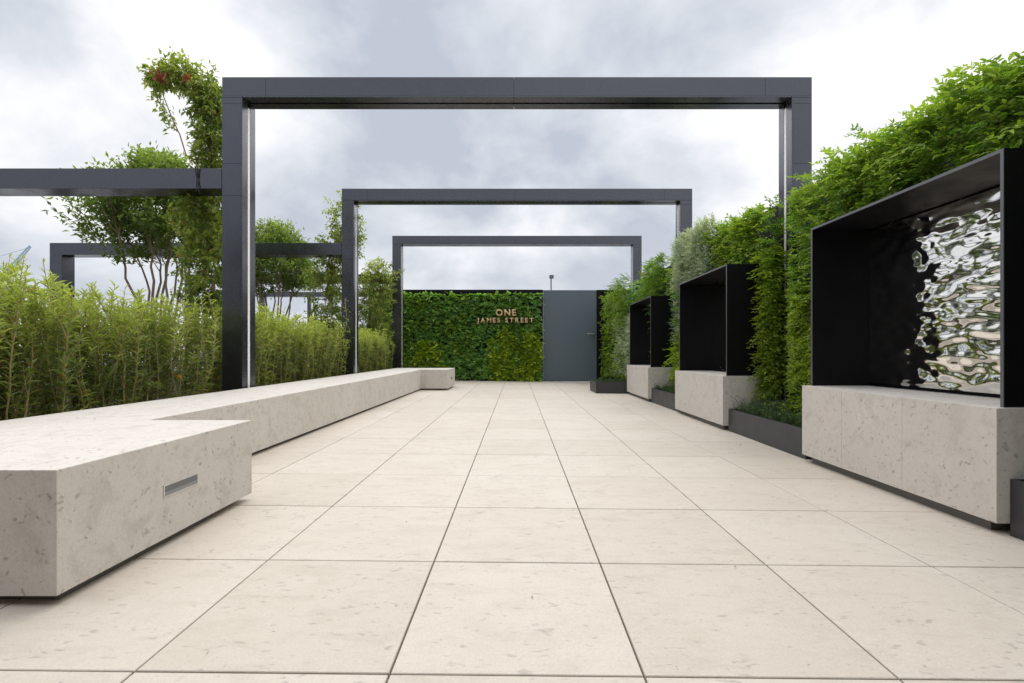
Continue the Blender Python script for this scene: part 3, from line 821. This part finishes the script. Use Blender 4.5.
# ------------------------------------------------------------------ multi-stemmed trees
def tree(loc, label, seed, nl=1.0):
    global rng
    rng = np.random.default_rng(seed)
    r = empty('multi_stem_tree', loc, label=label, cat='tree', group='multi-stemmed trees in the left bed')
    T, Lf = Mesh(), Mesh()
    base = np.array([0, 0, 0.])
    tips = []
    ns = 9
    for i in range(ns):
        a = 2 * PI * i / ns + rng.normal(0, .25)
        rr = rng.uniform(.25, .85) if i % 2 else rng.uniform(.55, 1.0)
        mid = base + np.array([math.cos(a) * rr * .30, math.sin(a) * rr * .30, rng.uniform(.95, 1.25)])
        end = base + np.array([math.cos(a) * rr * .52, math.sin(a) * rr * .52, rng.uniform(1.85, 2.3)])
        P1 = curve(base + np.array([math.cos(a), math.sin(a), 0]) * .06, mid, .06, 7, .012)
        P2 = curve(mid, end, .09, 7, .014)
        P = np.vstack([P1, P2[1:]])
        tube(T, P, .023, .008, 7)
        for q in range(6):
            s = P[rng.integers(9, len(P))]
            a2 = a + rng.normal(0, .8)
            e = s + np.array([math.cos(a2) * rng.uniform(.08, .34), math.sin(a2) * rng.uniform(.08, .34), rng.uniform(.15, .55)])
            B = curve(s, e, .1, 5, .02); tube(T, B, .007, .003, 5)
            for q2 in range(4):
                s2 = B[rng.integers(2, 5)]
                v = rng.normal(0, 1, 3); v[2] = abs(v[2]) * .8; v = v / np.linalg.norm(v) * rng.uniform(.10, .26)
                e2 = s2 + v
                tube(T, [s2, (s2 + e2) / 2 + rng.normal(0, .01, 3), e2], .003, .0015, 4)
                tips.append((s2, e2))
    # extra clumps filling an uneven dome
    for i in range(int(460 * nl)):
        th = rng.uniform(0, 2 * PI); ph = rng.uniform(0, 1) ** .7 * PI * .5
        R = rng.uniform(.7, 1.03)
        dome = .84 + .14 * math.sin(3 * th + seed) + .08 * math.sin(7 * th)
        e2 = np.array([math.cos(th) * math.sin(ph) * dome * R, math.sin(th) * math.sin(ph) * dome * R, 1.95 + math.cos(ph) * 1.08 * R])
        if e2[2] < 2.15 and rng.random() < .3: continue
        s2 = e2 * np.array([.8, .8, 1]) - np.array([0, 0, .18])
        tube(T, [s2, e2], .0025, .001, 3)
        tips.append((s2, e2))
    for s2, e2 in tips:
        n = rng.integers(18, 34)
        t = rng.uniform(.1, 1.05, n)[:, None]
        P = s2 * (1 - t) + e2 * t + rng.normal(0, .035, (n, 3))
        d = (e2 - s2)[None] / np.linalg.norm(e2 - s2) * .6 + rng.normal(0, .65, (n, 3)); d[:, 2] -= .1
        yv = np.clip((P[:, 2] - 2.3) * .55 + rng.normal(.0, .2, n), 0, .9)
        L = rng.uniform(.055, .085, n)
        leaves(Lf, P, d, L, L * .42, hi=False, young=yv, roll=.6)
    T.build('trunk', M_bark, r, smooth=True); Lf.build('crown', L_tree, r)
    return r
tree((-4.60, 6.15, .28), 'vase-shaped multi-stemmed tree at left, cut across by the nearest side beam', 41)
t2 = tree((-4.72, 9.25, .28), 'smaller-looking multi-stemmed tree seen between the nearest and middle posts', 42)

# ------------------------------------------------------------------ climbers
def climber(path, rad, n, label, seed, name='climbing_vine', stems=3, tail=None, lsize=(.04, .07), dens=None):
    global rng
    rng = np.random.default_rng(seed)
    path = np.array(path, float); cum = np.concatenate([[0], np.cumsum(np.linalg.norm(np.diff(path, axis=0), axis=1))])
    r = empty(name, tuple(path[0]), label=label, cat='climber', group='climbers on the left posts')
    T, Lf = Mesh(), Mesh()
    def at(t):
        s = np.asarray(t) * cum[-1]
        return np.stack([np.interp(s, cum, path[:, c]) for c in range(3)], -1)
    rad = np.array(rad, float)
    def rat(t): return np.interp(np.asarray(t) * cum[-1], cum, rad)
    for k in range(stems):
        t = np.linspace(0, 1, 26); P = at(t)
        ph = rng.uniform(0, 6); rr = np.minimum(rat(t), .16) * .35
        P = P + np.stack([np.cos(ph + t * 9) * rr, np.sin(ph + t * 9) * rr, np.zeros(26)], -1) + rng.normal(0, .008, (26, 3))
        tube(T, P, .008, .003, 5)
    ncl = n // 16
    tc_ = rng.random(ncl)
    C = at(tc_); R = rat(tc_)
    v = rng.normal(0, 1, (ncl, 3)); v = norm(v) * (rng.random((ncl, 1)) ** .45) * R[:, None]
    C2 = C + v
    for i in range(ncl):
        k = rng.integers(9, 24)
        d0 = norm(v[i] + np.array([0, 0, -.02]) + rng.normal(0, .05, 3)); ln = rng.uniform(.06, .2)
        t = rng.random(k)[:, None]
        P = C2[i] + d0 * ln * t * .9 + rng.normal(0, .018, (k, 3))
        d = d0 * .5 + rng.normal(0, .6, (k, 3)); d[:, 2] -= .25
        L = rng.uniform(*lsize, k)
        out_ = np.linalg.norm(v[i]) / max(R[i], .01)
        leaves(Lf, P, d, L, L * .46, hi=False, young=np.clip((out_ - .55) * 1.1 + rng.normal(0, .2, k) + .4 * (tc_[i] > .85), 0, .9), roll=.6)
        if i % 3 == 0: tube(T, [C[i], C2[i], C2[i] + d0 * ln], .003, .001, 3)
    return r, T, Lf
def U(u, v, y): return np.array([(u - 517) * y / 476, y, CZ + (352 - v) * y / 476])
# climber 1 on nearest left post, with an arching shoot
y = 5.02
r, T, Lf = climber([U(208, 310, y), U(208, 250, y), U(204, 200, y), U(212, 150, y), U(210, 110, y), U(205, 88, y), U(186, 72, y), U(168, 72, y), U(158, 82, y)],
                   [.20, .23, .20, .12, .13, .13, .10, .08, .05], 12500, 'tall leafy climber on the nearest left post with an arching reddish shoot', 51)
def shoot(T, Lf, P, n, spread=.035, lsz=(.04, .065), r0=.006):
    P = np.array(P); tube(T, P, r0, .002, 5)
    t = rng.random(n) * (len(P) - 1)
    Q = np.stack([np.interp(t, np.arange(len(P)), P[:, c]) for c in range(3)], -1) + rng.normal(0, spread, (n, 3))
    d = rng.normal(0, .6, (n, 3)); d[:, 2] -= .3
    L = rng.uniform(*lsz, n); leaves(Lf, Q, d, L, L * .42, hi=False, young=np.clip(rng.normal(.5, .25, n), 0, .9))
shoot(T, Lf, [U(152, 78, y), U(158, 100, y), U(167, 118, y), U(173, 128, y)], 150, .03)
tube(T, [U(205, 165, y), U(186, 155, y), U(180, 135, y), U(172, 118, y), U(163, 95, y), U(165, 82, y)], .008, .004, 6)
shoot(T, Lf, [U(168, 64, y), U(175, 58, y), U(172, 50, y)], 34, .02)
shoot(T, Lf, [U(205, 85, y), U(212, 72, y), U(214, 66, y)], 30, .02)
# dark tie round the beam
Tm = Mesh()
for (ua, ub) in ((195, 199), (198, 196)):
    tube(Tm, [U(ua, 166, 4.585), U((ua + ub) / 2, 179, 4.585), U(ub, 192, 4.585)], .006, .004, 5)
s_ = T.build('stems', M_bark, r); rebase(s_, r); f_ = Lf.build('foliage', L_vine, r); rebase(f_, r)
t_ = Tm.build('tie', M_core, r); rebase(t_, r)
Rd = Mesh()
for (u, v, k) in ((160, 77, 60), (186, 78, 26)):
    Rd = Mesh()
    leaves(Rd, U(u, v, y - .20) + rng.normal(0, .018, (k, 3)), rng.normal(0, 1, (k, 3)), rng.uniform(.04, .065, k), .024, hi=False)
    rebase(Rd.build('flower', L_red, r), r)
# climber 2 round the middle left post
y = 8.15
r, T, Lf = climber([U(332, 360, y), U(330, 320, y), U(326, 290, y), U(336, 255, y), U(346, 228, y), U(345, 208, y)],
                   [.16, .28, .36, .26, .33, .22], 10500, 'climber wrapped round the middle left post', 52)
shoot(T, Lf, [U(345, 300, y - .5), U(347, 320, y - .5), U(343, 345, y - .5)], 70, .05)
shoot(T, Lf, [U(352, 215, y), U(362, 232, y), U(359, 256, y)], 110, .05)
rebase(T.build('stems', M_bark, r), r); rebase(Lf.build('foliage', L_vine, r), r)
# climber 3 over the farthest left post
y = 10.75
r, T, Lf = climber([U(368, 365, y), U(370, 335, y), U(372, 308, y), U(374, 285, y), U(384, 272, y)],
                   [.30, .40, .50, .42, .28], 15000, 'bushy climber hanging over the farthest left post', 53)
shoot(T, Lf, [U(392, 275, y - .2), U(400, 272, y - .2), U(404, 270, y - .2)], 30, .03)
rebase(T.build('stems', M_bark, r), r); rebase(Lf.build('foliage', L_vine, r), r)
# pink flowers beside the farthest right post
rng = np.random.default_rng(5)
pf = empty('pink_flower', (2.6, 9.5, 2.35), label='small pink flower head at the farthest right post', cat='flower')
M = Mesh(); k = 60
leaves(M, np.array([2.55, 9.6, 2.33]) + rng.normal(0, .018, (k, 3)), rng.normal(0, 1, (k, 3)), .04, .02, hi=False)
rebase(M.build('petals', leaf_mat('pink_petal', (.5, .15, .2), (.6, .25, .3), (.6, .25, .3)), pf), pf)

# dry leaf bits blown on the paving
rng = np.random.default_rng(31)
M = Mesh(); n = 70
xs = np.concatenate([rng.uniform(1.5, 2.04, 46), rng.uniform(-1.2, 2.0, 24)]); ys_ = np.concatenate([rng.uniform(3.6, 9, 46), rng.uniform(1.3, 8, 24)])
a_ = rng.uniform(0, 6.28, n)
leaves(M, np.stack([xs, ys_, -.010 * xs + .004], -1), np.stack([np.cos(a_), np.sin(a_), rng.uniform(0, .15, n)], -1), rng.uniform(.006, .022, n), rng.uniform(.004, .008, n), hi=True, roll=.1)
tag(M.build('leaf_litter', plain('dry_leaf', (.16, .10, .05), .8, 0, .4, 40)), 'tiny dry leaf bits scattered on the pale paving', 'leaf litter', kind='stuff')

# ------------------------------------------------------------------ distant crane
yc = 160
cr = empty('tower_crane', (-170, yc, -20), label='distant pale blue luffing crane jib above the hedge at far left', cat='crane')
T = Mesh()
A = U(8, 276, yc); B = U(31, 247, yc); up = np.array([-1.1, 0, .9])
tube(T, [A, B], .26, .18, 4); tube(T, [A + up * 1.2, B + up * .5], .26, .18, 4)
for i in range(16):
    t0, t1 = i / 16, (i + 1) / 16
    p = A * (1 - t0) + B * t0; q_ = (A + up * 1.2) * (1 - t1) + (B + up * .5) * t1
    tube(T, [p, q_], .12, .12, 3)
    tube(T, [q_, A * (1 - t1) + B * t1], .12, .12, 3)
rebase(T.build('jib', M_crane, cr), cr)
T = Mesh(); tube(T, [(A[0], yc, -20), A], .9, .9, 4); rebase(T.build('mast', M_crane, cr), cr)
T = Mesh(); C = A + np.array([-5, 0, 6]); tube(T, [C, B], .08, .08, 3); tube(T, [A, C], .25, .2, 4); rebase(T.build('stay', M_crane, cr), cr)

# ------------------------------------------------------------------ unseen facade added behind the camera to shade faces towards it
bd = empty('shading_building', (0, -.5, 0), label='unseen dark glazed facade added behind the viewer to shade faces turned towards it', cat='shading_building')
rebase(box('wall', -6, 6, -1.2, -.5, -.05, 3.1, M_wallb, bd), bd)
for i in range(4):
    x = -4.4 + i * 2.3
    wdw = rebase(box('window', x, x + 1.9, -.498, -.46, .0, 2.6, M_black, bd), bd)
    box('pane', x + .06, x + 1.84, -.458, -.452, .06, 2.54, M_glassd, wdw)
